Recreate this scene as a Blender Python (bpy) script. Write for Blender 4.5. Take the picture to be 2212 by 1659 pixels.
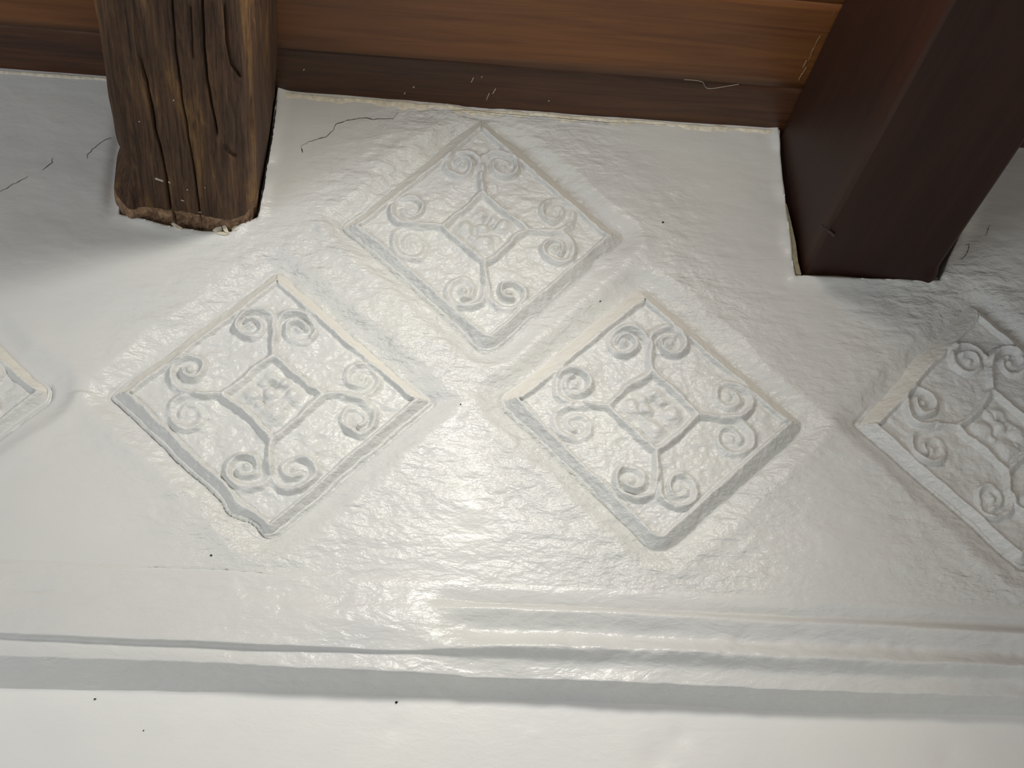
import bpy, math, random
import numpy as np
from mathutils import Matrix, Vector

for o in list(bpy.data.objects): bpy.data.objects.remove(o, do_unlink=True)
scene = bpy.context.scene
C = scene.collection

# ------------------------------------------------------------------ camera
W, H, F = 2212, 1659, 3454.2
ZC = 1.6                                             # eye height above the floor
CAM = np.array([0.0, -1.0363, ZC])
def cam_axes(p, y, r):
    f = np.array([math.sin(y)*math.cos(p), math.cos(y)*math.cos(p), math.sin(p)])
    rt = np.array([math.cos(y), -math.sin(y), 0.0]); up = np.cross(rt, f)
    return math.cos(r)*rt+math.sin(r)*up, -math.sin(r)*rt+math.cos(r)*up, f
AR, AU, AF = cam_axes(math.radians(27.563), math.radians(7.032), math.radians(0.025))
cd = bpy.data.cameras.new('camera'); cam = bpy.data.objects.new('camera', cd); C.objects.link(cam)
M4 = Matrix.Identity(4)
for i in range(3):
    M4[i][0], M4[i][1], M4[i][2], M4[i][3] = AR[i], AU[i], -AF[i], CAM[i]
cam.matrix_world = M4
cd.sensor_width = 36.0; cd.lens = F/W*36.0; cd.clip_start = 0.02
scene.camera = cam

# ------------------------------------------------------------------ light
w = bpy.data.worlds.new('world'); scene.world = w; w.use_nodes = True
w.node_tree.nodes['Background'].inputs[0].default_value = (1.0, 0.955, 0.895, 1)
w.node_tree.nodes['Background'].inputs[1].default_value = 0.345
def light(name, typ, loc, target, energy, col, size):
    d = bpy.data.lights.new(name, typ); d.energy = energy; d.color = col
    if typ == 'AREA': d.shape = 'DISK'; d.size = size
    else: d.shadow_soft_size = size
    o = bpy.data.objects.new(name, d); C.objects.link(o); o.location = loc
    o.rotation_euler = (Vector(target)-Vector(loc)).to_track_quat('-Z', 'Y').to_euler()
    return o
# warm lamp on the ceiling between the two beams, out of frame
light('ceiling_lamp', 'POINT', (0.22, -0.46, ZC+0.765), (0.2, 0, ZC+0.5), 2.3, (1.0, 0.94, 0.83), 0.05)
# added unseen spot that brightens the middle and lower wall, and the room's window
sp = light('added_spot', 'SPOT', (0.18, -0.50, ZC+0.755), (-0.07, 0, ZC+0.26), 10.6, (1.0, 0.98, 0.925), 0.06)
sp.data.spot_size = math.radians(100); sp.data.spot_blend = 1.0
light('window_light', 'AREA', (-1.5, -1.5, ZC-0.55), (0.0, 0, ZC+0.4), 15.0, (0.84, 0.92, 1.0), 1.0)

vs = scene.view_settings
scene.display_settings.display_device = 'sRGB'
vs.view_transform = 'Standard'; vs.look = 'None'; vs.gamma = 1.0; vs.exposure = 0.0
vs.use_curve_mapping = False

# ------------------------------------------------------------------ helpers
def ray(px, py):
    return (px-W/2)/F*AR-(py-H/2)/F*AU+AF
def on_wall(px, py, y=0.0):
    d = ray(px, py); return CAM+d*((y-CAM[1])/d[1])
def on_level(px, py, z):
    d = ray(px, py); return CAM+d*((z-CAM[2])/d[2])

def _hash(ix, iy, seed):
    h = (ix.astype(np.int64)*374761393 + iy.astype(np.int64)*668265263 + seed*1274126177) & 0xFFFFFFFF
    h = ((h ^ (h >> 13))*1274126177) & 0xFFFFFFFF
    h = h ^ (h >> 16)
    return (h & 0xFFFFFF)/float(0xFFFFFF)*2-1
def vnoise(x, y, seed=0):
    x = np.asarray(x, float); y = np.asarray(y, float)
    ix = np.floor(x); iy = np.floor(y); fx = x-ix; fy = y-iy
    ux = fx*fx*fx*(fx*(fx*6-15)+10); uy = fy*fy*fy*(fy*(fy*6-15)+10)
    a = _hash(ix, iy, seed); b = _hash(ix+1, iy, seed); c = _hash(ix, iy+1, seed); d = _hash(ix+1, iy+1, seed)
    return (a+(b-a)*ux)*(1-uy)+(c+(d-c)*ux)*uy
def fbm(x, y, seed=0, octs=4, gain=0.5):
    s = 0; a = 1.0; t = 0
    for k in range(octs):
        s = s+a*vnoise(x*2**k+17.3*k, y*2**k-9.1*k, seed+k*31); t += a; a *= gain
    return s/t
def sstep(a, b, x):
    t = np.clip((x-a)/(b-a), 0, 1); return t*t*(3-2*t)
def polydist(X, Y, pts):
    """distance to a polyline and the arc position (0..1) of the nearest point"""
    best = np.full(X.shape, 1e9); pos = np.zeros(X.shape)
    pts = np.asarray(pts, float); n = len(pts)-1
    for i in range(n):
        ax, ay = pts[i]; bx, by = pts[i+1]; dx, dy = bx-ax, by-ay
        L = dx*dx+dy*dy+1e-18
        t = np.clip(((X-ax)*dx+(Y-ay)*dy)/L, 0, 1)
        d = np.hypot(X-ax-t*dx, Y-ay-t*dy)
        m = d < best
        best = np.where(m, d, best); pos = np.where(m, (i+t)/n, pos)
    return best, pos
def inside_poly(X, Y, pts):
    r = np.zeros(X.shape, bool); n = len(pts)
    for i in range(n):
        x1, y1 = pts[i]; x2, y2 = pts[(i+1) % n]
        c = ((y1 > Y) != (y2 > Y)) & (X < (x2-x1)*(Y-y1)/((y2-y1) if y2 != y1 else 1e-12)+x1)
        r ^= c
    return r

def mesh_obj(name, verts, faces, material, parent=None, smooth=True, normals=None):
    me = bpy.data.meshes.new(name)
    verts = np.asarray(verts, float)
    if isinstance(faces, np.ndarray) and faces.ndim == 2:
        k = faces.shape[1]; nf = len(faces)
        me.vertices.add(len(verts)); me.vertices.foreach_set('co', verts.astype(np.float32).ravel())
        me.loops.add(nf*k); me.loops.foreach_set('vertex_index', faces.astype(np.int32).ravel())
        me.polygons.add(nf); me.polygons.foreach_set('loop_start', np.arange(0, nf*k, k, dtype=np.int32))
        me.update(calc_edges=True); me.validate()
    else:
        me.from_pydata([tuple(v) for v in verts], [], [tuple(f) for f in faces]); me.update()
    if smooth:
        me.polygons.foreach_set('use_smooth', np.ones(len(me.polygons), dtype=bool))
    if normals is not None:
        me.normals_split_custom_set_from_vertices([tuple(n) for n in normals])
    me.materials.append(material)
    o = bpy.data.objects.new(name, me); C.objects.link(o)
    if parent is not None: o.parent = parent
    return o
def grid_faces(nr, nc):
    i = np.arange(nr-1)[:, None]*nc+np.arange(nc-1)[None, :]
    return np.stack([i, i+1, i+nc+1, i+nc], -1).reshape(-1, 4)
def grid_normals(P):
    du = np.gradient(P, axis=1); dv = np.gradient(P, axis=0)
    n = np.cross(du, dv); n /= np.linalg.norm(n, axis=-1, keepdims=True)+1e-12
    return n
def empty(name, loc):
    o = bpy.data.objects.new(name, None); C.objects.link(o); o.location = loc; o.empty_display_size = 0.03
    return o
def tag(o, label=None, cat=None, group=None, kind=None):
    if label: o['label'] = label
    if cat: o['category'] = cat
    if group: o['group'] = group
    if kind: o['kind'] = kind
    return o

# ------------------------------------------------------------------ materials
def srgb(r, g, b):
    f = lambda c: (c/255/12.92) if c/255 <= 0.04045 else ((c/255+0.055)/1.055)**2.4
    return (f(r), f(g), f(b), 1)
def new_mat(name):
    m = bpy.data.materials.new(name); m.use_nodes = True
    return m, m.node_tree, m.node_tree.nodes['Principled BSDF']
def noise(nt, vec, scale, detail=4, rough=0.55, stretch=None, dist=0.0):
    mp = nt.nodes.new('ShaderNodeMapping')
    if stretch: mp.inputs['Scale'].default_value = stretch
    nt.links.new(vec, mp.inputs['Vector'])
    n = nt.nodes.new('ShaderNodeTexNoise'); n.inputs['Scale'].default_value = scale
    n.inputs['Detail'].default_value = detail; n.inputs['Roughness'].default_value = rough
    n.inputs['Distortion'].default_value = dist
    nt.links.new(mp.outputs[0], n.inputs['Vector'])
    return n.outputs['Fac']
def ramp(nt, fac, stops):
    r = nt.nodes.new('ShaderNodeValToRGB'); e = r.color_ramp.elements
    while len(e) < len(stops): e.new(0.5)
    for el, (p, c) in zip(e, stops): el.position = p; el.color = c
    nt.links.new(fac, r.inputs[0]); return r.outputs[0]
def mixc(nt, fac, a, b, mode='MIX'):
    n = nt.nodes.new('ShaderNodeMix'); n.data_type = 'RGBA'; n.blend_type = mode
    for s, v in ((n.inputs[0], fac), (n.inputs[6], a), (n.inputs[7], b)):
        if hasattr(v, 'links'): nt.links.new(v, s)
        else: s.default_value = v
    return n.outputs[2]
def bump(nt, height, strength, distance, prev=None):
    b = nt.nodes.new('ShaderNodeBump'); b.inputs['Strength'].default_value = strength
    b.inputs['Distance'].default_value = distance
    nt.links.new(height, b.inputs['Height'])
    if prev is not None: nt.links.new(prev, b.inputs['Normal'])
    return b.outputs[0]
def coords(nt):
    return nt.nodes.new('ShaderNodeTexCoord').outputs['Object']

def paint_mat(name, streak, grit, rough=0.36, spec=0.35, col=(0.66, 0.665, 0.645), masked=False):
    m, nt, bs = new_mat(name); v = coords(nt)
    mot = noise(nt, v, 9, 3)
    c = ramp(nt, mot, [(0.35, (col[0]*0.97, col[1]*0.97, col[2]*0.98, 1)), (0.65, (col[0]*1.02, col[1]*1.02, col[2]*1.0, 1))])
    nt.links.new(c, bs.inputs['Base Color'])
    rr = nt.nodes.new('ShaderNodeMapRange'); rr.inputs[3].default_value = rough-0.07; rr.inputs[4].default_value = rough+0.10
    nt.links.new(noise(nt, v, 40, 3), rr.inputs[0]); nt.links.new(rr.outputs[0], bs.inputs['Roughness'])
    bs.inputs['Specular IOR Level'].default_value = spec
    n1 = bump(nt, noise(nt, v, 85, 4, 0.55, (0.5, 1, 1.3), 0.5), streak, 0.0040)   # brushed ridges
    n2 = bump(nt, noise(nt, v, 240, 3, 0.55, (0.7, 1, 1.1)), grit, 0.0016, n1)         # grains in the paint
    nt.links.new(n2, bs.inputs['Normal'])
    if masked:                                       # the rough patches are an attribute of the wall
        a = nt.nodes.new('ShaderNodeAttribute'); a.attribute_name = 'rough_paint'
        for out_, k in ((n1, streak), (n2, grit)):
            mu = nt.nodes.new('ShaderNodeMath'); mu.operation = 'MULTIPLY'; mu.inputs[1].default_value = k
            nt.links.new(a.outputs['Fac'], mu.inputs[0]); nt.links.new(mu.outputs[0], out_.node.inputs['Strength'])
    return m
M_wall = paint_mat('wall_paint', 0.85, 0.85, 0.31, masked=True)
M_trim = paint_mat('trim_paint', 0.40, 0.25, 0.29, 0.4)
M_low = paint_mat('lower_wall_paint', 0.10, 0.16, 0.33, 0.4, (0.80, 0.80, 0.775))
M_edge = paint_mat('yellowed_lit_edge_paint', 0.3, 0.5, 0.36, 0.3, (0.75, 0.735, 0.68))  # yellowed cream for upper bevels, lightened to stand in for light from above
M_tile = paint_mat('tile_paint', 0.4, 0.75, 0.31)

def flat_mat(name, c, rough=0.7):
    m, nt, bs = new_mat(name); v = coords(nt)
    n = noise(nt, v, 300, 3)
    nt.links.new(ramp(nt, n, [(0.3, tuple(x*0.8 for x in c[:3])+(1,)), (0.7, tuple(min(1, x*1.15) for x in c[:3])+(1,))]), bs.inputs['Base Color'])
    bs.inputs['Roughness'].default_value = rough
    nt.links.new(bump(nt, n, 0.3, 0.001), bs.inputs['Normal'])
    return m
M_crack = flat_mat('crack_dark', srgb(52, 46, 40), 0.9)
M_gap = flat_mat('gap_dark', srgb(24, 20, 17), 0.95)
M_raw = flat_mat('raw_plaster', srgb(228, 220, 200), 0.8)
M_chip = flat_mat('pale_chip', srgb(214, 206, 186), 0.7)
M_fleck = flat_mat('paint_fleck', srgb(190, 180, 165), 0.7)
M_iron = flat_mat('nail_iron', srgb(46, 32, 30), 0.5)
M_ridge = paint_mat('ridge_paint', 0.1, 0.2, 0.3)

def wood_mat(name, dark, mid, light_, axis, scale=1.0, rough=0.45, bumps=0.25, spec=0.4):
    """grain drawn out along one axis"""
    m, nt, bs = new_mat(name); v = coords(nt)
    st = {'x': (0.05, 1, 1), 'y': (1, 0.05, 1)}[axis]
    st2 = {'x': (0.16, 1, 1), 'y': (1, 0.12, 1)}[axis]
    g1 = noise(nt, v, 110*scale, 6, 0.65, st, 1.2)
    g2 = noise(nt, v, 26*scale, 4, 0.6, st2, 0.8)
    c1 = ramp(nt, g1, [(0.30, dark), (0.50, mid), (0.72, light_)])
    c2 = ramp(nt, g2, [(0.32, dark), (0.52, mid), (0.75, light_)])
    nt.links.new(mixc(nt, 0.5, c1, c2), bs.inputs['Base Color'])
    bs.inputs['Roughness'].default_value = rough; bs.inputs['Specular IOR Level'].default_value = spec
    nt.links.new(bump(nt, g1, bumps, 0.0015), bs.inputs['Normal'])
    return m, nt, bs
M_plank, _, _ = wood_mat('plank_wood', srgb(84, 48, 22), srgb(114, 70, 34), srgb(134, 88, 48), 'x', 1.0, 0.42, 0.15)
M_plank_dark, _, _ = wood_mat('dark_plank_wood', srgb(42, 24, 15), srgb(72, 43, 26), srgb(102, 66, 40), 'x', 1.1, 0.45, 0.2)
M_smooth, _, _ = wood_mat('stained_beam_wood', srgb(31, 14, 8), srgb(44, 22, 14), srgb(55, 30, 20), 'y', 0.5, 0.55, 0.10, 0.25)

# old beam: brown patches, greyed flank, raw end grain band at the wall
M_old, nt, bs = new_mat('old_beam_wood'); v = coords(nt)
g1 = noise(nt, v, 190, 7, 0.75, (1, 0.05, 1), 1.2)
g0 = noise(nt, v, 520, 5, 0.7, (1, 0.035, 1), 0.6)
g2 = noise(nt, v, 32, 5, 0.62, (1, 0.18, 1), 1.0)
c1 = ramp(nt, g1, [(0.28, srgb(40, 28, 20)), (0.5, srgb(96, 70, 49)), (0.70, srgb(150, 114, 78))])
c2 = ramp(nt, g2, [(0.30, srgb(50, 37, 31)), (0.46, srgb(84, 61, 48)), (0.56, srgb(102, 76, 52)), (0.68, srgb(168, 128, 78))])
c0 = ramp(nt, g0, [(0.34, srgb(120, 116, 112)), (0.50, srgb(232, 230, 228)), (0.68, srgb(255, 250, 240))])
nt.links.new(mixc(nt, 0.9, mixc(nt, 0.55, c1, c2), c0, 'MULTIPLY'), bs.inputs['Base Color'])
bs.inputs['Roughness'].default_value = 0.7; bs.inputs['Specular IOR Level'].default_value = 0.25
nt.links.new(bump(nt, g0, 0.6, 0.0012, bump(nt, g1, 0.7, 0.005)), bs.inputs['Normal'])
M_end, nt, bs = new_mat('hewn_end_wood'); v = coords(nt)
g = noise(nt, v, 130, 6, 0.7, (1, 0.6, 1), 1.2)
nt.links.new(ramp(nt, g, [(0.3, srgb(64, 48, 36)), (0.5, srgb(136, 106, 80)), (0.7, srgb(178, 148, 116))]), bs.inputs['Base Color'])
bs.inputs['Roughness'].default_value = 0.85
nt.links.new(bump(nt, g, 0.7, 0.004), bs.inputs['Normal'])

# ------------------------------------------------------------------ layout of the wall
ZCEIL = ZC+0.7945
Y_TILE = -0.006
TILES = [  # top, right, bottom, left corners in the photograph
    dict(c=[(1040, 236), (1352, 503), (1056, 754), (738, 478)], seed=1, bumps=[(0.62, -1.0, 0.09, -0.045), (-0.3, -1.0, 0.07, 0.025)], rad=(0.03, 0.03, 0.16, 0.03), wear=[1, 1, .95, .95, .9, 1, 1, .55], rot=0.02),
    dict(c=[(600, 568), (938, 855), (580, 1167), (232, 840)], seed=2, bumps=[(-1.0, -0.55, 0.10, 0.05), (-1.0, -0.80, 0.10, -0.05)], rad=(0.10, 0.03, 0.12, 0.04), wear=[1, 1, 1, .75, .95, 1, 1, .7], rot=0.02),
    dict(c=[(1392, 604), (1747, 908), (1425, 1196), (1082, 850)], seed=3, rad=(0.10, 0.07, 0.20, 0.12), wear=[1, 1, 1, 1, .95, 1, 1, .5], rot=0.0),
    dict(c=[(2108, 640), (2455, 958), (2215, 1208), (1860, 908)], seed=4, rad=(0.05, 0.05, 0.10, 0.04), wear=[1]*8, rot=0.0),
    dict(c=[(-215, 560), (120, 838), (-215, 1130), (-590, 812)], seed=5, rad=(0.08, 0.14, 0.10, 0.05), wear=[.8]*8, rot=0.0),
]
for t in TILES:
    t['q'] = np.array([on_wall(x, y, Y_TILE) for x, y in t['c']])[:, [0, 2]]     # x, z of top, right, bottom, left
# the left one shows only its right corner: give it the size of its neighbours
ref = TILES[1]['q']; off = TILES[4]['q'][1]-ref[1]
TILES[4]['q'] = ref+off
# the right one shows its left half: complete it to a square of the usual size
q = TILES[3]['q']; k = 0.113
ct = np.array([q[3][0]+k, (q[0][1]+q[3][1]-k+q[3][1])/2-0.001]); ct[1] = q[3][1]+0.001
TILES[3]['q'] = np.array([[q[0][0], q[0][1]], [q[3][0]+2*k, q[3][1]-0.004], [q[0][0]+0.006, q[0][1]-2*k], [q[3][0], q[3][1]]])

def tile_ab(t, X, Z):
    """square coordinates (a,b in -1..1) of wall points (affine fit of the tile's quad)"""
    T, R, B, L = t['q']; ctr = (T+R+B+L)/4
    ea = ((T+R)-(B+L))/4; eb = ((T+L)-(R+B))/4
    det = ea[0]*eb[1]-ea[1]*eb[0]; dx = X-ctr[0]; dz = Z-ctr[1]
    return (dx*eb[1]-dz*eb[0])/det, (ea[0]*dz-ea[1]*dx)/det
HS = 0.080
def tile_edge(t, a, b):
    """distance inside (+) or outside (-) the worn outline, in metres"""
    rT, rR, rB, rL = t['rad']
    p = (a-b)/2; qv = (a+b)/2
    r = np.where(a > 0, np.where(b > 0, rT, rR), np.where(b > 0, rL, rB))
    wv = 0.020*fbm(a*3+t['seed']*5, b*3, 70+t['seed'], 4)
    for (bx, bz, br, bh) in t.get('bumps', ()):
        wv = wv-bh*np.exp(-((a-bx)**2+(b-bz)**2)/br**2)
    qa = np.abs(a)-1+r; qb = np.abs(b)-1+r
    sd = np.hypot(np.maximum(qa, 0), np.maximum(qb, 0))+np.minimum(np.maximum(qa, qb), 0)-r
    return -(sd+wv)*HS

# cornice: control points (z above eye, proudness) on the right and on the left, where plaster buries the beads
CR = np.array([(.4100, .0010), (.3810, .0015), (.3755, -.0012), (.3742, -.0008), (.3675, .0098), (.3650, .0098), (.3530, .0022), (.3425, .0130), (.3400, .0128), (.3335, .0045), (.3216, .0060), (.3206, .0054), (.3150, -.0050), (.3092, -.0105), (.3040, -.0150)])
CL = np.array([(.4100, .0030), (.3800, .0048), (.3745, .0055), (.3735, .0056), (.3675, .0064), (.3655, .0068), (.3525, .0090), (.3385, .0116), (.3362, .0116), (.3344, .0070), (.3222, .0078), (.3212, .0072), (.3130, -.0030), (.3062, -.0105), (.3010, -.0150)])
def und(x, z):
    """hand-plastered unevenness of the upper wall"""
    return (0.0022*fbm(x*7, z*9, 3, 3)+0.0010*fbm(x*22, z*40, 9, 3)*(0.6+0.4*vnoise(x*4, z*4, 5))
            + 0.0012*fbm(x*70, z*110, 21, 3)*rough_mask(x, z))
def rough_mask(x, z):
    """where the paint lies rough (round the tiles) and where it is brushed smooth"""
    m = np.zeros(x.shape)
    for t in TILES:
        a, b = tile_ab(t, x, z+ZC)
        near = (np.abs(a) < 3) & (np.abs(b) < 3)
        e = np.where(near, tile_edge(t, a, b), -1.0)
        m = np.maximum(m, 1-sstep(0.012, 0.10, -e))
    m = m*(0.75+0.5*fbm(x*14, z*14, 871, 2))
    m = m*sstep(-0.25, -0.02, x+0.5*(0.62-z)*(z > .62))+0.12
    m = m+0.35*(z < .44)*sstep(.44, .40, z)*sstep(0.0, 0.15, x)
    return np.clip(m, 0.1, 1.15)
def wall_p(x, z):
    """how far the upper wall stands out at x, z (z above eye height)"""
    wl = 1-sstep(0.055, 0.115, x+0.01*vnoise(x*20, z*20, 2))
    base = 0.001+0.002*wl
    p = base+und(x, z)*sstep(.380, .425, z)
    for t in TILES:
        a, b = tile_ab(t, x, z+ZC)
        m = (np.abs(a) < 1.5) & (np.abs(b) < 1.5)
        if not m.any(): continue
        e = tile_edge(t, a, b)
        ramp_ = 0.020*(1+0.25*vnoise(x*30, z*30, 44))
        g = np.where(e > 0, 1.0, 1-sstep(0.0, 1.0, np.clip(-e/ramp_, 0, 1)))
        up = np.clip((a+b), -1, 1)
        p = p-m*(0.0056+0.0016*up)*g*sstep(.380, .40, z)*(1-0.8*sstep(.762, .785, z)) - m*0.007*sstep(0.002, 0.006, e)
        p = p-m*0.0035*np.exp(-((e+0.0006)/0.0012)**2)*(1-sstep(-0.1, 0.5, a+b))*sstep(.380, .40, z)
        lip = np.exp(-((-e-0.019)/0.007)**2)*(up < 0)
        p = p+m*0.0010*lip
    return p

# pockets in the plaster where the beams go in
def pxpoly(pts): return [tuple(on_wall(x, y)[[0, 2]]-np.array([0, ZC])) for x, y in pts]
POCK_R = pxpoly([(1676, 250), (1681, 300), (1690, 400), (1700, 470), (1709, 540), (1717, 597), (1850, 603), (2031, 607), (2034, 596), (2046, 562), (2062, 530), (2110, 420), (2140, 250)])
POCK_L = pxpoly([(268, 100), (270, 300), (258, 468), (300, 478), (380, 496), (440, 506), (500, 508), (520, 492), (557, 474), (566, 420), (582, 330), (592, 250), (600, 200), (606, 100)])

# ------------------------------------------------------------------ upper wall
def axis(dense0, dense1, step, lo, hi, coarse):
    a = list(np.arange(dense0, dense1, step)); 
    l = list(np.arange(lo, dense0-coarse*0.3, coarse)); r = list(np.arange(dense1+coarse*0.5, hi+1e-6, coarse))
    return np.array(l+a+r)
Z_TRIM = 0.385
xs = axis(-0.34, 0.64, 0.00115, -1.3, 1.5, 0.03)
zs = np.arange(Z_TRIM, 0.8275, 0.00115); zs[0] = Z_TRIM
X, Z = np.meshgrid(xs, zs)
P = wall_p(X, Z)
for poly in (POCK_R, POCK_L):
    pts = np.array(poly+[poly[0]])
    sub = (X > pts[:, 0].min()-.01) & (X < pts[:, 0].max()+.01) & (Z > pts[:, 1].min()-.01)
    d, _ = polydist(X[sub], Z[sub], pts); ins = inside_poly(X[sub], Z[sub], poly)
    sd = np.full(X.shape, 1.0); sd[sub] = np.where(ins, -d, d)
    gz, gx = np.gradient(sd); gx /= 0.00115; gz /= 0.00115
    near = np.abs(sd) < 0.0007
    X = np.where(near, X-gx*sd, X); Z = np.where(near, Z-gz*sd, Z)
    P = np.where((sd < 0) & ~near, -0.035, P)
    lipn = np.exp(-(np.clip(sd, 0, 1)/0.006)**2)*(sd > -0.0007)
    P = P+lipn*(0.0016+0.0014*vnoise(X*60, Z*60, 8))
P = P - 0.004*np.exp(-((X+0.176)/0.006)**2)*sstep(.66, .69, Z)*(X < -0.1715)     # hollow beside the old beam
V = np.stack([X, -P, Z+ZC], -1)
wall_upper = mesh_obj('wall_upper', V.reshape(-1, 3), grid_faces(*X.shape), M_wall)
at_ = wall_upper.data.attributes.new('rough_paint', 'FLOAT', 'POINT')
at_.data.foreach_set('value', rough_mask(X, Z).ravel().astype(np.float32))
tag(wall_upper, 'off-white hand-plastered upper wall with brushed glossy paint', kind='structure')

# ------------------------------------------------------------------ cornice
sub = 9
tx = axis(-0.34, 0.66, 0.0015, -1.3, 1.5, 0.03)
wl = 1-sstep(0.062, 0.112, tx)
wl2 = 1-sstep(0.050, 0.120, tx)
lin = np.clip((tx+0.21)/(0.255+0.21), -0.6, 1.6)
rows_z = []; rows_p = []
ncp = len(CR)
cz = np.zeros((ncp, len(tx))); cp = np.zeros((ncp, len(tx)))
for i in range(ncp):
    if i < 7: wgt = 1-wl
    elif i < 9: wgt = 1-wl2
    else: wgt = lin
    cz[i] = CL[i][0]+(CR[i][0]-CL[i][0])*wgt; cp[i] = CL[i][1]+(CR[i][1]-CL[i][1])*np.clip(wgt, 0, 1)
    if i in (7, 8):
        zl_ = CL[i][0]-0.0030*(np.clip(tx, -0.6, 0.1)+0.21); pl_ = CL[i][1]-0.0034*sstep(-0.06, 0.075, tx)
        cz[i] = zl_+(CR[i][0]-0.0028*(1-sstep(0.06, 0.30, tx))-zl_)*wgt; cp[i] = pl_+(CR[i][1]-pl_)*wgt
    if i >= 2:
        cz[i] += 0.0009*fbm(tx*25, np.full_like(tx, i//2*3.3), 11, 3)+0.0016*vnoise(tx*6, np.full_like(tx, i//3*1.7), 12)
        if i in (9, 10, 11): cz[i] += 0.0008*fbm(tx*60, np.full_like(tx, i//3), 15, 2)
tt = np.linspace(0, ncp-1, (ncp-1)*sub+1)
for t in tt:
    i = min(int(t), ncp-2); f = t-i
    rows_z.append(cz[i]*(1-f)+cz[i+1]*f); rows_p.append(cp[i]*(1-f)+cp[i+1]*f)
TZ = np.array(rows_z); TP = np.array(rows_p)
for _ in range(10):                                     # soften the arrises under many coats of paint
    TZ[1:-1] = (TZ[:-2]+2*TZ[1:-1]+TZ[2:])/4; TP[1:-1] = (TP[:-2]+2*TP[1:-1]+TP[2:])/4
TX = np.broadcast_to(tx, TZ.shape)
glz = np.exp(-((TZ-0.347)/0.012)**2)*sstep(0.05, 0.1, TX)
TP = TP+(0.0007*fbm(TX*40, TZ*60, 51, 3)+0.0012*fbm(TX*9, TZ*50, 52, 2))*(1-sstep(.378, .385, TZ))+0.0013*fbm(TX*80, TZ*170, 53, 3)*glz
bl = sstep(Z_TRIM-0.001, Z_TRIM+0.010, TZ)
TP = TP*(1-bl)+wall_p(TX, np.maximum(TZ, Z_TRIM))*bl-0.0012*sstep(Z_TRIM+.002, Z_TRIM+.008, TZ)
V = np.stack([TX, -TP, TZ+ZC], -1)[::-1]
trim = mesh_obj('trim_1', V.reshape(-1, 3), grid_faces(*TX.shape), M_trim)
tag(trim, 'painted plaster cornice moulding with two beads that fade into the wall', kind='structure')

# ------------------------------------------------------------------ lower wall
xs = axis(-0.34, 0.62, 0.004, -1.3, 1.5, 0.03)
zs = np.concatenate([np.linspace(-ZC, 0.2, 30), np.arange(0.205, 0.319, 0.003)])
X, Z = np.meshgrid(xs, zs)
P = -0.010+0.0008*fbm(X*5, Z*5, 81, 3)*(1-sstep(.27, .30, Z))
for px, py, r, h in ((855, 1572, .006, -.0010), (1470, 1590, .007, -.0016), (1420, 1635, .010, -.0018), (360, 1565, .008, .0009), (470, 1560, .006, .0006), (1150, 1588, .004, .0007), (2050, 1630, .01, -.001)):
    c_ = on_wall(px, py, 0.010)
    P += h*np.exp(-((X-c_[0])**2+(Z+ZC-c_[2])**2)/r**2)
V = np.stack([X, -P, Z+ZC], -1)
wall_lower = mesh_obj('wall_lower', V.reshape(-1, 3), grid_faces(*X.shape), M_low)
tag(wall_lower, 'smooth glossy off-white wall below the cornice', kind='structure')

# ------------------------------------------------------------------ ceiling planks
def rounded_plank(name, x0, x1, y0, y1, z, th, mat, parent, seed, rag=0.0):
    nx = 260
    xx = np.concatenate([np.linspace(x0, -0.36, 10, endpoint=False), np.linspace(-0.36, 0.62, nx), np.linspace(0.66, x1, 10)])
    prof = [(0, th), (0, 0.0022), (0.0006, 0.0006), (0.0022, 0)]
    inner = [(u, 0) for u in np.linspace(0.08, 0.92, 12)]
    rows = []
    for (o_, h) in prof: rows.append((y0+o_, h, 0))
    for (u, h) in inner: rows.append((y0+(y1-y0)*u, 0.0, 1))
    for (o_, h) in prof[::-1]: rows.append((y1-o_, h, 2))
    pts = np.zeros((len(rows), len(xx), 3))
    for i, (yy, h, side) in enumerate(rows):
        wob = 0.0008*fbm(xx*12, np.full_like(xx, seed*3.1+side), 200+seed, 3)+rag*fbm(xx*60, np.full_like(xx, seed), 230+side, 3)
        if side == 1: wob = wob*0
        pts[i, :, 0] = xx; pts[i, :, 1] = yy+wob
        pts[i, :, 2] = z+h+0.0005*fbm(xx*9, np.full_like(xx, yy*40), 210+seed, 2)
    n, k = len(rows), len(xx)
    f = grid_faces(n, k)[:, ::-1]
    o = mesh_obj(name, pts.reshape(-1, 3), f, mat, parent)
    return o
ceil = mesh_obj('ceiling', [(-1.3, 0.06, ZCEIL+.022), (1.5, 0.06, ZCEIL+.022), (1.5, -2.2, ZCEIL+.022), (-1.3, -2.2, ZCEIL+.022),
                            (-1.3, 0.06, ZCEIL+.04), (1.5, 0.06, ZCEIL+.04), (1.5, -2.2, ZCEIL+.04), (-1.3, -2.2, ZCEIL+.04)],
                [(0, 1, 2, 3), (7, 6, 5, 4), (0, 4, 5, 1), (1, 5, 6, 2), (2, 6, 7, 3), (3, 7, 4, 0)], M_plank_dark, None, False)
tag(ceil, 'wooden plank ceiling above the beams', kind='structure')
pd = rounded_plank('plank', -1.3, 1.5, 0.03, -0.0564, ZCEIL+0.0008, 0.02, M_plank_dark, ceil, 1, 0.0007)
tag(pd, 'dark stained edge plank against the wall')
edges = [-0.0575, -0.1554, -0.2535]
while edges[-1] > -2.1: edges.append(edges[-1]-0.0985)
for i in range(len(edges)-1):
    rounded_plank('plank', -1.3, 1.5, edges[i]-0.0007, edges[i+1]+0.0007, ZCEIL, 0.02, M_plank, ceil, 2+i)

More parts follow.
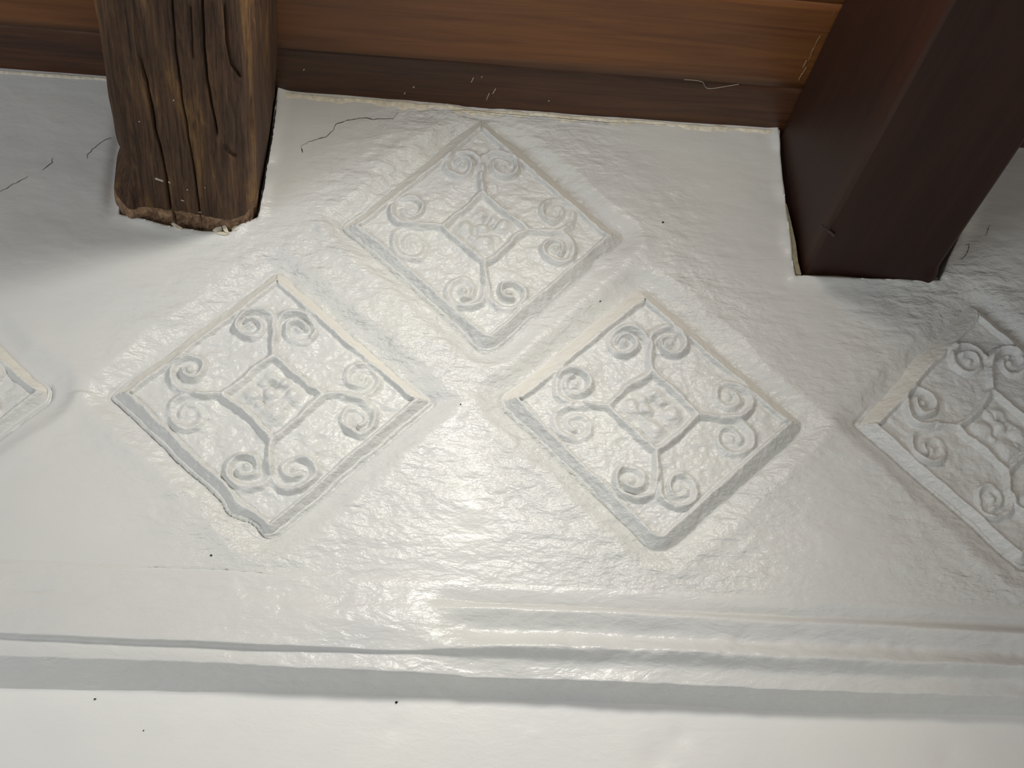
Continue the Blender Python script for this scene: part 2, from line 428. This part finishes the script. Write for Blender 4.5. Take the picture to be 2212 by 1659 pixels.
# ------------------------------------------------------------------ beams
def beam_surface(poly, ys, counts, disp):
    """sweep a closed cross-section (x, z) along y; counts = samples per side; disp(s, y, x, z) pushes outward"""
    px = []; side = []
    n = len(poly)
    for i in range(n):
        a = np.array(poly[i]); b = np.array(poly[(i+1) % n])
        for k in range(counts[i]): px.append(a+(b-a)*k/counts[i]); side.append(i)
    px = np.array(px); side = np.array(side)
    m = px.copy()
    for _ in range(3): m = (np.roll(m, 1, 0)+2*m+np.roll(m, -1, 0))/4
    tg = np.roll(m, -1, 0)-np.roll(m, 1, 0); tg /= np.linalg.norm(tg, axis=1, keepdims=True)
    nrm = np.stack([tg[:, 1], -tg[:, 0]], -1)
    for _ in range(6): nrm = (np.roll(nrm, 1, 0)+nrm+np.roll(nrm, -1, 0))/3
    nrm /= np.linalg.norm(nrm, axis=1, keepdims=True)
    Xb = np.broadcast_to(m[:, 0], (len(ys), len(m))); Zb = np.broadcast_to(m[:, 1], Xb.shape); Yb = np.broadcast_to(ys[:, None], Xb.shape)
    D, Dy = disp(Xb, Yb, Zb, np.broadcast_to(side, Xb.shape))
    Vb = np.stack([Xb+nrm[:, 0]*D, Yb+Dy, Zb+nrm[:, 1]*D], -1)
    return Vb
def ring_faces(nr, nc):
    i = np.arange(nr-1)[:, None]*nc+np.arange(nc)[None, :]
    j = np.arange(nr-1)[:, None]*nc+(np.arange(nc)[None, :]+1) % nc
    return np.stack([i, j, j+nc, i+nc], -1).reshape(-1, 4)
ys = np.concatenate([np.array([0.05, 0.02]), np.arange(0.004, -0.34, -0.0013), np.linspace(-0.36, -2.1, 40)])

# old hand-hewn beam
ZB = 0.665
LP = [(-0.1665, .684), (-0.1580, .668), (-0.115, .662), (-0.086, .6605), (-0.0735, .668), (-0.0695, .676), (-0.0590, .7943), (-0.1720, .7943)]
def zoom1(pts): return [(x/2.949, y/2.949) for x, y in pts]
cracks = [zoom1([(1095, -200), (1100, 0), (1120, 300), (1150, 500), (1165, 640), (1200, 850), (1250, 1150), (1290, 1440)]),
          zoom1([(880, 340), (930, 520), (955, 650), (985, 830), (1020, 950), (1060, 1150), (1085, 1330), (1125, 1450)]),
          zoom1([(1285, -200), (1290, 0), (1300, 250), (1320, 480), (1350, 640), (1390, 860)]),
          zoom1([(1440, 0), (1450, 250), (1480, 420), (1545, 540)]),
          zoom1([(1580, 380), (1625, 600), (1600, 800), (1610, 1000), (1640, 1150)]),
          zoom1([(1430, 880), (1465, 950), (1500, 1000)]),
          zoom1([(1215, 0), (1225, 200), (1235, 360)])]
cw = [(0.0005, .004), (0.0007, .007), (0.0006, .005), (0.0008, .003), (0.0010, .004), (0.0012, .002), (0.0004, .002)]
crack_w = [np.array([on_level(x, y, ZC+0.664)[:2] for x, y in c_]) for c_ in cracks]
def disp_old(Xb, Yb, Zb, side):
    und_ = 0.0018*fbm(Xb*25+3, Yb*4, 301, 3)+0.0009*fbm(Xb*140, Yb*9, 305, 3)+0.0006*fbm(Xb*260, Yb*30, 309, 2)
    bottom = Zb < 0.6845
    D = und_
    for pl, (wd, dp) in zip(crack_w, cw):
        jit = 0.0004*fbm(Yb*45, Xb*0, 320, 2)
        d, pos = polydist(Xb+jit, Yb, pl)
        ends = sstep(0, .12, pos)*sstep(0, .06, 1-pos)
        D = D-bottom*dp*np.exp(-(d/wd)**2)*(0.06+0.94*ends)
    # flare of the corner at the wall and the hollow above it
    lf = np.exp(-((Xb+0.164)/0.010)**2)*(Zb < 0.71)
    D = D+lf*(0.0075*sstep(-0.05, -0.008, Yb)-0.004*np.exp(-((Yb+0.055)/0.016)**2))
    # rotten right flank
    D = D-0.006*np.clip(fbm(Xb*40, Yb*14+Zb*9, 333, 3), 0, 1)*(Xb > -0.078)*(Zb > .668)
    # rough chopped end next to the plaster
    e = sstep(-0.021+0.003*0, -0.013, Yb+0.004*vnoise(Xb*90, Xb*0, 340))
    D = D+bottom*e*sstep(-.162, -.145, Xb)*(-0.0022+0.0012*fbm(Xb*300, Yb*200, 345, 3))
    D = D*sstep(0.06, 0.0, Yb)
    return D, np.zeros_like(D)
Vb = beam_surface(LP, ys, [30, 130, 110, 40, 26, 60, 40, 40], disp_old)
base = np.array([-0.115, 0.0, ZC+0.664])
root = tag(empty('timber_beam', base), 'rough old hewn ceiling beam with long cracks and a lighter chopped end', 'beam')
Vb = Vb.copy(); Vb[..., 2] += ZC; Vb -= base
nr, nc = Vb.shape[:2]
fc = ring_faces(nr, nc)
cen = Vb.reshape(-1, 3)[fc].mean(1)
isend = (cen[:, 1] > -0.0165+0.004*vnoise((cen[:, 0]+base[0])*90, cen[:, 0]*0, 340)) & (cen[:, 2] < 0.03)
nr_all = None
def sub_mesh(name, Vf, faces, mat, parent):
    ids, inv = np.unique(faces, return_inverse=True)
    return mesh_obj(name, Vf[ids], inv.reshape(faces.shape), mat, parent)
sub_mesh('timber', Vb.reshape(-1, 3), fc[~isend][:, ::-1], M_old, root)
tag(sub_mesh('chopped_end', Vb.reshape(-1, 3), fc[isend][:, ::-1], M_end, root), 'lighter rough chopped end at the plaster')

# smooth stained beam
RP = [(.3590, .6625), (.3612, .6585), (.4590, .6585), (.4625, .6615), (.4640, .7943), (.3520, .7943)]
score = np.array([on_level(x, y, ZC+0.6585)[:2] for x, y in ((1760, 540), (1790, 470), (1822, 390), (1860, 330), (1890, 280), (1915, 235))])
def disp_new(Xb, Yb, Zb, side):
    D = 0.0010*fbm(Xb*14, Yb*5, 401, 3)+0.0003*fbm(Xb*90, Yb*8, 405, 2)
    d, pos = polydist(Xb, Yb, score)
    D = D-(Zb < .66)*0.0010*np.exp(-(d/0.0010)**2)*sstep(0, .1, pos)*sstep(0, .1, 1-pos)
    near = np.exp(-((Xb-0.463)/0.008)**2)
    D = D+near*(0.0030*sstep(-0.022, -0.004, Yb))*(Zb < .70)
    return D*sstep(0.06, 0.0, Yb), np.zeros_like(D)
Vb = beam_surface(RP, ys, [14, 130, 14, 40, 40, 60], disp_new)
base = np.array([0.411, 0.0, ZC+0.6585])
root_r = tag(empty('timber_beam', base), 'smooth dark red-brown stained ceiling beam with square edges', 'beam')
Vb = Vb.copy(); Vb[..., 2] += ZC; Vb -= base
mesh_obj('timber', Vb.reshape(-1, 3), ring_faces(*Vb.shape[:2])[:, ::-1], M_smooth, root_r)

# pale strip of bare wood down the beam's side at the plaster
def strip(name, px_out, px_in, y0, th, mat, parent, base, label=None):
    vs_, fs = [], []
    n = len(px_out)
    for (a, b) in zip(px_out, px_in):
        A = on_wall(*a, y=y0)-base; B = on_wall(*b, y=y0)-base
        vs_ += [A, B, A+np.array([0, th, 0]), B+np.array([0, th, 0])]
    for i in range(n-1):
        k = 4*i
        fs += [(k, k+1, k+5, k+4), (k+2, k+6, k+7, k+3), (k, k+4, k+6, k+2), (k+1, k+3, k+7, k+5)]
    fs += [(0, 2, 3, 1), (4*n-4, 4*n-3, 4*n-1, 4*n-2)]
    o = mesh_obj(name, vs_, fs, mat, parent, False)
    if label: tag(o, label)
    return o
M_strip = flat_mat('bare_strip', srgb(150, 142, 116), 0.7)
strip('edge_strip', [(1697, 440), (1703, 490), (1709, 530), (1714, 565), (1721, 592)], [(1699, 440), (1709, 480), (1719, 525), (1724, 565), (1731, 593)], -0.0005, 0.02, M_strip, root_r, base, 'pale bare strip beside the beam')
strip('end_packing', [(1734, 594), (1800, 596), (1870, 597), (1935, 597), (2026, 599)], [(1734, 597), (1800, 599), (1870, 602), (1935, 603), (2026, 604)], 0.002, 0.02, M_strip, root_r, base, 'pale packing under the beam end')
# nail in the underside
def small_rod(name, A, B, r, mat, parent, head=0.0, n=8):
    A = np.array(A, float); B = np.array(B, float); d = B-A; L = np.linalg.norm(d); d /= L
    u = np.cross(d, [0.3, 0.5, 0.8]); u /= np.linalg.norm(u); w_ = np.cross(d, u)
    st = [(0, 0.4), (0.1, 1), (0.9, 1), (1, 0.5)] if not head else [(0, head*.6), (0.02, head), (0.08, head), (0.09, 1), (0.9, 1), (1, 0.3)]
    vs_, fs = [], []
    for (t, s) in st:
        for k in range(n):
            an = 2*math.pi*k/n; vs_.append(A+d*L*t+r*s*(math.cos(an)*u+math.sin(an)*w_))
    for i in range(len(st)-1):
        for k in range(n): fs.append((i*n+k, i*n+(k+1) % n, (i+1)*n+(k+1) % n, (i+1)*n+k))
    fs.append(tuple(range(n))[::-1]); fs.append(tuple((len(st)-1)*n+k for k in range(n)))
    return mesh_obj(name, vs_, fs, mat, parent)
A = on_level(1802, 508, ZC+0.6572)-base; B = on_level(1772, 485, ZC+0.6572)-base
tag(small_rod('bent_nail', A, B, 0.0011, M_iron, root_r, 1.5), 'dark bent nail in the underside')

# ------------------------------------------------------------------ relief tiles
def scroll_paths(seed):
    """eight spirals and four stems in diamond coordinates (p right, q up, half diagonal 1)"""
    rnd = random.Random(seed)
    out = []; stems = []
    for side in range(4):
        ca, sa = [(1, 0), (0, 1), (-1, 0), (0, -1)][side]           # rotate the top motif by 0, -90, 180, 90
        rot = lambda p, q: (p*ca+q*sa, -p*sa+q*ca)
        stems.append([rot(0, .285), rot(rnd.uniform(-.008, .008), .36), rot(rnd.uniform(-.012, .012), .45)])
        for sg in (1, -1):
            cx = .156+rnd.uniform(-.012, .012); cy = .515+rnd.uniform(-.018, .018)
            r0 = .147*rnd.uniform(.95, 1.06); r1 = .050*rnd.uniform(.9, 1.12)
            turns = rnd.uniform(1.15, 1.45)
            pts = [(0.004, .43), (0.006, .48)]
            for k in range(40):
                f = k/39; th = math.pi-0.25-f*turns*2*math.pi
                r = r0+(r1-r0)*min(1, f*1.05)**0.8
                pts.append((cx+r*math.cos(th), cy+r*math.sin(th)*1.03))
            # ease the first point so that the band leaves the stem
            out.append(([rot(sg*a_, b_) for a_, b_ in pts], rot(sg*cx, cy)))
    return out, stems
HD = 0.113
def build_tile(t, label, N=250):
    sd_ = t['seed']
    lim = 1.075
    g = np.linspace(-lim, lim, N); A_, B_ = np.meshgrid(g, g)
    Pd = (A_-B_)/2; Qd = (A_+B_)/2
    jx = 0.024*fbm(Pd*6, Qd*6, 500+sd_, 3); jy = 0.024*fbm(Pd*5+9, Qd*5+4, 520+sd_, 2)
    p_ = Pd+jx; q_ = Qd+jy
    e = tile_edge(t, A_, B_)
    # outer face: bevel up to a soft border, then the sunk field
    bw = np.where(A_+B_ > 0, 0, 0)+0.0078+0.0026*sstep(-0.05, 0.25, np.maximum(np.where(A_ > np.abs(B_), A_, -1), np.where(B_ > np.abs(A_), B_, -1)))
    bev = np.clip(e/bw, -0.6, 1)
    h = np.where(bev < 0, bev*0.008, 0.0085*(0.35*np.sin(np.clip(bev, 0, 1)*math.pi/2)+0.65*np.clip(bev, 0, 1)))
    border = np.exp(-((e-bw-0.0005)/0.0024)**2)
    h = h+0.0010*border-0.0024*sstep(bw+0.0003, bw+0.0028, e)
    h = h-0.0007*np.exp(-((e-bw-0.0032)/0.0010)**2)
    field = sstep(bw+.001, bw+.005, e)
    h = h+field*(0.0012*fbm(p_*4, q_*4, 540+sd_, 3)+0.00125*fbm(p_*14, q_*20, 560+sd_, 3))
    h = h+(1-field)*(0.0007*fbm(p_*9, q_*9, 580+sd_, 3)+0.0006*fbm(p_*26, q_*26, 590+sd_, 3))*sstep(0, .004, e)
    region = np.zeros(A_.shape, int)                                # 0 slab
    def ridge(d, wd, ht, hgt):
        return hgt*ht*np.exp(-(d/wd)**2.0)-0.45*hgt*ht*np.exp(-((d-1.9*wd)/(0.5*wd))**2)
    # lozenge in the middle
    lz = (np.abs(p_)+np.abs(q_))/math.sqrt(2)*HD
    dl = np.abs(lz-0.30/math.sqrt(2)*HD)
    add = ridge(dl, 0.0026, 0.0052, 1.0)
    reg_l = dl < 0.0034
    paths, stems = scroll_paths(40+sd_)
    best = np.full(A_.shape, 1e9); which = np.full(A_.shape, -1)
    for k, (pl, ctr) in enumerate(paths):
        d, pos = polydist(p_, q_, pl); d = d*HD
        wr = t['wear'][k]*np.clip(0.80+0.75*fbm(p_*7, q_*7, 600+sd_+k, 2), 0.15, 1.2)
        wd = 0.0028*(1-0.22*pos)
        fade = sstep(0, .05, pos+0.03)
        rd = ridge(d, wd, 0.0054, wr)*fade
        kn = np.hypot(p_-ctr[0], q_-ctr[1])*HD
        rd = np.maximum(rd, wr*0.0046*np.exp(-(kn/0.0030)**2))
        add = np.where(rd > 0, np.maximum(add, rd), np.where(add > 0, add, np.minimum(add, rd)))
        dd = np.minimum(d, kn-0.0014)
        m = dd < best
        best = np.where(m, dd, best); which = np.where(m, k, which)
    sbest = np.full(A_.shape, 1e9); swhich = np.full(A_.shape, -1)
    for k, pl in enumerate(stems):
        d, pos = polydist(p_, q_, pl); d = d*HD
        rd = ridge(d, 0.0026, 0.0052, 0.95)
        add = np.where(rd > 0, np.maximum(add, rd), np.where(add > 0, add, np.minimum(add, rd)))
        m = d < sbest; sbest = np.where(m, d, sbest); swhich = np.where(m, k, swhich)
    # rosette: worn blossom of lumps inside the lozenge
    rnd = random.Random(90+sd_); ros = np.zeros(A_.shape)
    for (lx, ly, lr, lh) in ((0, .135, .050, .0018), (-.125, .01, .060, .0022), (.125, -.005, .060, .0022), (0, -.12, .070, .0022), (-.02, .02, .045, .0020), (.06, .075, .04, .0016), (-.06, .085, .035, .0014), (-.07, -.07, .035, .0014), (.07, -.075, .035, .0013)):
        lx += rnd.uniform(-.018, .018); ly += rnd.uniform(-.018, .018)
        ros = np.maximum(ros, lh*np.exp(-(((p_-lx)**2+(q_-ly)**2)/lr**2)**1.4))
    for (lx, ly, lr, lh) in ((.01, .085, .028, .0020), (-.065, -.035, .02, .0012), (.07, .03, .022, .0012)):
        ros = ros-lh*np.exp(-((p_-lx-rnd.uniform(-.02, .02))**2+(q_-ly)**2)/lr**2)
    inl = sstep(0.0, 0.002, 0.30/math.sqrt(2)*HD-lz-0.0024)
    add = add+2.3*ros*inl+inl*0.0004*fbm(p_*22, q_*22, 640+sd_, 3)
    h = h+add*sstep(bw-.002, bw+.0025, e)
    region = np.where(best < 0.0034, 1+which, region)               # 1..8 scrolls
    region = np.where((sbest < 0.0032) & (best > 0.0026), 9+swhich, region)   # 9..12 stems
    region = np.where(inl > 0.5, 13, region)                        # rosette
    region = np.where(reg_l & (region == 0) | (reg_l & (region >= 9) & (region <= 12)), 14, region)
    region = np.where((e < bw+0.0026) & ~((region > 0) & (e > bw+0.0008)), 15, region)                       # rim with the bevelled edge
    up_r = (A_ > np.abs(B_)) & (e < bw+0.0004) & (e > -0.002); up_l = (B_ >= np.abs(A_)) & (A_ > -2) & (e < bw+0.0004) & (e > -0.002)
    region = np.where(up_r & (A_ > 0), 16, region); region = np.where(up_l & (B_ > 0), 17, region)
    # to the wall: bilinear in the tile's quad
    T, R, B, L = t['q']; s_ = (A_+1)/2; u_ = (B_+1)/2
    xw = (s_*u_)[..., None]*T+(s_*(1-u_))[..., None]*R+((1-s_)*(1-u_))[..., None]*B+((1-s_)*u_)[..., None]*L
    loc = np.array([xw[..., 0].mean(), 0.0, T[1]*0+B[1]])
    V = np.stack([xw[..., 0], 0.0055-h, xw[..., 1]], -1)-loc
    nrm = grid_normals(V)
    if nrm[N//2, N//2, 1] > 0: nrm = -nrm
    root = empty('relief_tile', loc); tag(root, label, 'wall tile')
    faces = grid_faces(N, N)
    fr = region.ravel()[faces]; freg = np.sort(fr, 1)[:, 1]          # most common enough
    Vf = V.reshape(-1, 3); Nf = nrm.reshape(-1, 3)
    tri_test = np.cross(Vf[faces[0, 1]]-Vf[faces[0, 0]], Vf[faces[0, 2]]-Vf[faces[0, 0]])
    flip = tri_test[1] > 0
    if flip: faces = faces[:, ::-1]
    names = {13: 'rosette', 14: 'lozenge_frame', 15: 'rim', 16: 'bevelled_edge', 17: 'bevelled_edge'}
    for r in range(0, 18):
        fsel = faces[freg == r]
        if len(fsel) == 0: continue
        nm = 'slab' if r == 0 else 'scroll' if r < 9 else 'stem' if r < 13 else names[r]
        if r == 0:                                                  # slab runs on, sunk, under the ornament
            cov = (freg < 15)
            fsel = faces[cov]
            Vs = Vf.copy()
            own = np.zeros(len(Vf), bool); own[np.unique(faces[freg == 0])] = True
            Vs[~own, 1] += 0.0025
            ids, inv = np.unique(fsel, return_inverse=True)
            mesh_obj(nm, Vs[ids], inv.reshape(fsel.shape), M_tile, root, True, Nf[ids])
        else:
            ids, inv = np.unique(fsel, return_inverse=True)
            f2 = inv.reshape(fsel.shape)
            # a skirt turns each piece into a solid that sinks into the slab
            ed = np.concatenate([f2[:, [0, 1]], f2[:, [1, 2]], f2[:, [2, 3]], f2[:, [3, 0]]])
            key = ed[:, 0].astype(np.int64)*len(ids)+ed[:, 1]; rev = ed[:, 1].astype(np.int64)*len(ids)+ed[:, 0]
            bnd = ed[~np.isin(key, rev)]
            nv = len(ids); low = Vf[ids].copy(); low[:, 1] += 0.002
            allv = np.concatenate([Vf[ids], low]); alln = np.concatenate([Nf[ids], Nf[ids]])
            sk = np.stack([bnd[:, 1], bnd[:, 0], bnd[:, 0]+nv, bnd[:, 1]+nv], -1)
            ff = np.concatenate([f2, sk]); used, inv2 = np.unique(ff, return_inverse=True)
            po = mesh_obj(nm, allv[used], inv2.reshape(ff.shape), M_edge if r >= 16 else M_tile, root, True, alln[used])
            if r >= 16: tag(po, 'cream yellowed upper edge of the tile, lightened as if lit from above')
    return root
LAB = ['white painted scroll tile whose top corner touches the dark ceiling plank',
       'white painted scroll tile below the rough cracked beam',
       'white painted scroll tile with rounded lower corner beside the smooth beam',
       'shaded scroll tile under the far side of the smooth dark beam',
       'scroll tile showing only one corner past the rough beam']
for t, lb in zip(TILES, LAB): build_tile(t, lb)

# ------------------------------------------------------------------ small marks on the wall
def prism_line(name, pts3, width, mat, parent, depth=0.0006, seed=0, taper=True, jit=0.0005):
    pts3 = np.asarray(pts3, float); rr = random.Random(seed)
    # finer, ragged path
    fine = []
    for i in range(len(pts3)-1):
        n = max(2, int(np.linalg.norm(pts3[i+1]-pts3[i])/0.0022))
        for k in range(n):
            f = k/n; fine.append(pts3[i]*(1-f)+pts3[i+1]*f+np.array([rr.uniform(-1, 1), 0, rr.uniform(-1, 1)])*jit)
    fine.append(pts3[-1]); fine = np.array(fine); n = len(fine)
    vs_, fs = [], []
    for i in range(n):
        d = fine[min(i+1, n-1)]-fine[max(i-1, 0)]; s = np.array([-d[2], 0, d[0]]); s /= np.linalg.norm(s)+1e-9
        wv = width*(0.45+0.75*rr.random())*0.5
        if taper: wv *= min(1, 0.25+3.0*min(i, n-1-i)/n)
        vs_ += [fine[i]+s*wv, fine[i]-s*wv, fine[i]+np.array([0, -depth, 0])]
    for i in range(n-1):
        k = 3*i
        fs += [(k, k+2, k+5, k+3), (k+2, k+1, k+4, k+5)]
    return mesh_obj(name, vs_, fs, mat, parent)
def wpts(pts, lift=0.0002):
    out = []
    for x, y in pts:
        q0 = on_wall(x, y); p0 = float(wall_p(np.array([q0[0]]), np.array([q0[2]-ZC]))[0])
        q1 = on_wall(x, y, -p0-lift); out.append(q1)
    return out
def z2(pts): return [(550+x/2.949, y/2.949) for x, y in pts]
CRK = [(z2([(298, 930), (345, 905), (400, 885), (455, 870), (500, 830), (515, 795), (575, 770), (690, 750), (760, 760), (880, 755), (915, 715)]), .0007),
       ([(188, 343), (190, 333), (205, 317), (222, 305), (241, 297)], .0006),
       ([(113, 342), (112, 352), (90, 368)], .0005),
       ([(62, 380), (40, 392), (22, 402), (0, 414)], .0005),
       ([(653, 330), (651, 318)], .0008)]
for i, (pts, wd) in enumerate(CRK):
    prism_line('crack', wpts(pts), wd, M_crack, wall_upper, 0.00025, 700+i)
# painted-over crack ridge low on the wall
prism_line('filled_crack', wpts([(200, 1240), (318, 1225), (400, 1228), (470, 1228), (560, 1236), (610, 1246), (700, 1245), (750, 1257), (860, 1257), (885, 1254)]), .0024, M_ridge, wall_upper, 0.0013, 731)
# raw plaster lip along the planks
def plaster_lip(x0, x1, n, h0, seed):
    xs_ = np.linspace(x0, x1, n+1); zz_ = np.full(n+1, ZCEIL-ZC-0.0015)
    pp_ = wall_p(xs_, zz_-0.003)
    pts = [np.array([a, -b-0.0022, c+ZC]) for a, b, c in zip(xs_, pp_, zz_)]
    vs_, fs = [], []
    for k, c_ in enumerate(pts):
        a = h0*(0.8+0.22*float(vnoise(np.array([k*0.21]), np.array([seed]), 61)[0])+0.4*float(vnoise(np.array([k*0.06]), np.array([seed]), 62)[0]))
        e_ = 0.0010*float(vnoise(np.array([k*0.13]), np.array([seed+4.]), 63)[0])
        for (dz, dy) in ((-a*1.5, 0.0036), (-a*0.9, 0.0022), (-a*0.25, 0.0010), (0.0004+e_, 0.0016), (0.0012+e_, 0.006)):
            vs_.append(c_+np.array([0, dy, dz]))
    for k in range(n):
        for j in range(4):
            b = k*5+j; fs.append((b, b+1, b+6, b+5))
    return mesh_obj('plaster_lip', vs_, fs, M_raw, wall_upper)
tag(plaster_lip(-0.060, 0.135, 150, .0062, 1), 'cream raw plaster lip under the planks')
plaster_lip(0.130, 0.349, 170, .0050, 2)
plaster_lip(-0.45, -0.168, 70, .0030, 3)
prism_line('crack', wpts([(880, 243), (940, 238), (1000, 238), (1040, 240), (1090, 246), (1160, 252), (1230, 257), (1300, 264), (1370, 266), (1440, 270)], 0.0030), .0005, M_crack, wall_upper, 0.0002, 741)
# pin holes and specks
def speck(px, py, r, mat, parent, y=None, seed=0, sx=1.0, name='pin_hole'):
    c_ = wpts([(px, py)])[0] if y is None else on_wall(px, py, y)
    rr = random.Random(seed); n = 9; vs_ = [c_+np.array([0, -r*0.35, 0])]
    for k in range(n):
        an = 2*math.pi*k/n; q = r*rr.uniform(.75, 1.2); vs_.append(c_+np.array([math.cos(an)*q*sx, 0, math.sin(an)*q]))
    return mesh_obj(name, vs_, [(0, 1+k, 1+(k+1) % n) for k in range(n)], mat, parent)
speck(1432, 480, .0009, M_gap, wall_upper)
speck(1295, 650, .0009, M_gap, wall_upper, seed=3, sx=1.8)
speck(995, 873, .0006, M_gap, wall_upper, seed=4)
speck(456, 1200, .0008, M_crack, wall_upper, seed=5)
speck(856, 1517, .0009, M_gap, wall_lower, y=0.0095)
speck(205, 1510, .0006, M_crack, wall_lower, y=0.0095, seed=8, sx=1.6)
speck(310, 1578, .0005, M_crack, wall_lower, y=0.0095, seed=9)
# paint chips at the foot of the old beam
def chip(pts, y, mat, parent, th=0.0018):
    top = [on_wall(x, yy, y) for x, yy in pts]; n = len(top)
    back = [p+np.array([0, th, 0]) for p in top]
    fs = [tuple(range(n))]+[tuple(range(2*n-1, n-1, -1))]+[(k, n+k, n+(k+1) % n, (k+1) % n) for k in range(n)]
    return mesh_obj('paint_chip', top+back, fs, mat, parent, False)
def z3(pts): return [(180+x/5.027, 300+y/5.027) for x, y in pts]
chip(z3([(1405, 985), (1440, 960), (1500, 950), (1505, 985), (1450, 1000)]), -0.006, M_chip, wall_upper)
chip(z3([(1508, 945), (1545, 930), (1578, 1010), (1555, 1020), (1520, 985)]), -0.0065, M_chip, wall_upper)
chip(z3([(1610, 975), (1640, 945), (1690, 940), (1695, 975), (1660, 1000), (1615, 1000)]), -0.005, M_strip, wall_upper)
chip(z3([(1440, 1020), (1480, 1005), (1560, 1015), (1580, 1030), (1545, 1042), (1470, 1035)]), -0.0055, M_chip, wall_upper)
chip(z3([(955, 915), (980, 910), (1075, 965), (1060, 980), (1010, 970)]), -0.005, M_chip, wall_upper)
# black slot beside the old beam
prism_line('crack', wpts([(598, 214), (594, 250), (588, 290), (580, 340), (575, 360), (570, 400), (564, 430), (558, 470)], 0.003), .0016, M_gap, wall_upper, 0.0003, 751, jit=0.00015)
# plaster lumps beside the smooth beam
prism_line('crack', wpts([(2062, 540), (2080, 532), (2093, 528), (2090, 545), (2078, 560), (2060, 556)]), .0005, M_crack, wall_upper, 0.0002, 761)
prism_line('crack', wpts([(2138, 486), (2134, 500), (2128, 510)]), .0005, M_crack, wall_upper, 0.0002, 762)

# flecks and threads on the dark plank
def on_ceil(px, py): return on_level(px, py, ZCEIL+0.0008)
def fleck(pts, r, parent, seed):
    A = on_ceil(*pts[0]); B = on_ceil(*pts[1])
    return small_rod('paint_fleck', A, B, r, M_fleck, parent, 0.0, 5)
for i, pts in enumerate([((1050, 217), (1057, 201)), ((1064, 203), (1071, 191)), ((1018, 178), (1023, 167)), ((1039, 168), (1042, 164)), ((892, 189), (895, 187)), ((873, 203), (875, 200)), ((655, 152), (657, 149)), ((1184, 218), (1187, 217))]):
    fleck(pts, 0.0004 if i < 4 else 0.0006, pd, i)
def thread(pts, r, parent):
    cu = bpy.data.curves.new('thread', 'CURVE'); cu.dimensions = '3D'; cu.bevel_depth = r; cu.bevel_resolution = 1
    s = cu.splines.new('NURBS'); s.points.add(len(pts)-1); s.use_endpoint_u = True; s.order_u = 3
    for p_, (x, y) in zip(s.points, pts):
        c_ = on_level(x, y, ZCEIL-0.0012); p_.co = (c_[0], c_[1], c_[2], 1)
    cu.materials.append(M_fleck)
    o = bpy.data.objects.new('thread', cu); C.objects.link(o); o.parent = parent
    return o
thread([(1478, 172), (1520, 174), (1521, 186), (1530, 193), (1560, 188), (1596, 182)], 0.00018, pd)

# pale scuff where the light plank meets the smooth beam, specks on the old beam
M_scuff = flat_mat('pale_scuff', srgb(128, 98, 60), 0.7)
light_plank = [o for o in ceil.children if o.name == 'plank.001'][0]
rs = random.Random(5)
for k in range(11):
    f = k/11.0; x_ = 1724+(1797-1724)*f+rs.uniform(-3, 3); y_ = 174-(174-26)*f
    A = on_level(x_, y_, ZCEIL+0.0002); B = on_level(x_+8+rs.uniform(-1, 2), y_-17, ZCEIL+0.0002)
    small_rod('pale_scuff', A, B, 0.0003+0.0005*rs.random(), M_scuff, light_plank, 0.0, 6)
for (x1, y1, x2, y2, r_) in ((335, 385, 353, 391, .0008), (364, 392, 367, 396, .0005), (441, 405, 452, 403, .0006), (461, 404, 472, 402, .0007), (448, 410, 465, 420, .0004), (404, 409, 406, 410, .0006), (463, 382, 466, 383, .0006), (391, 432, 398, 434, .0004), (420, 458, 455, 459, .0003), (462, 454, 464, 455, .0006), (374, 216, 376, 217, .0006), (480, 264, 482, 267, .0006), (300, 262, 302, 263, .0005)):
    bb = np.array(root.location)
    A = on_level(x1, y1, ZC+0.6618)-bb; B = on_level(x2, y2, ZC+0.6618)-bb
    small_rod('paint_fleck', A, B, r_, M_fleck, root, 0.0, 5)
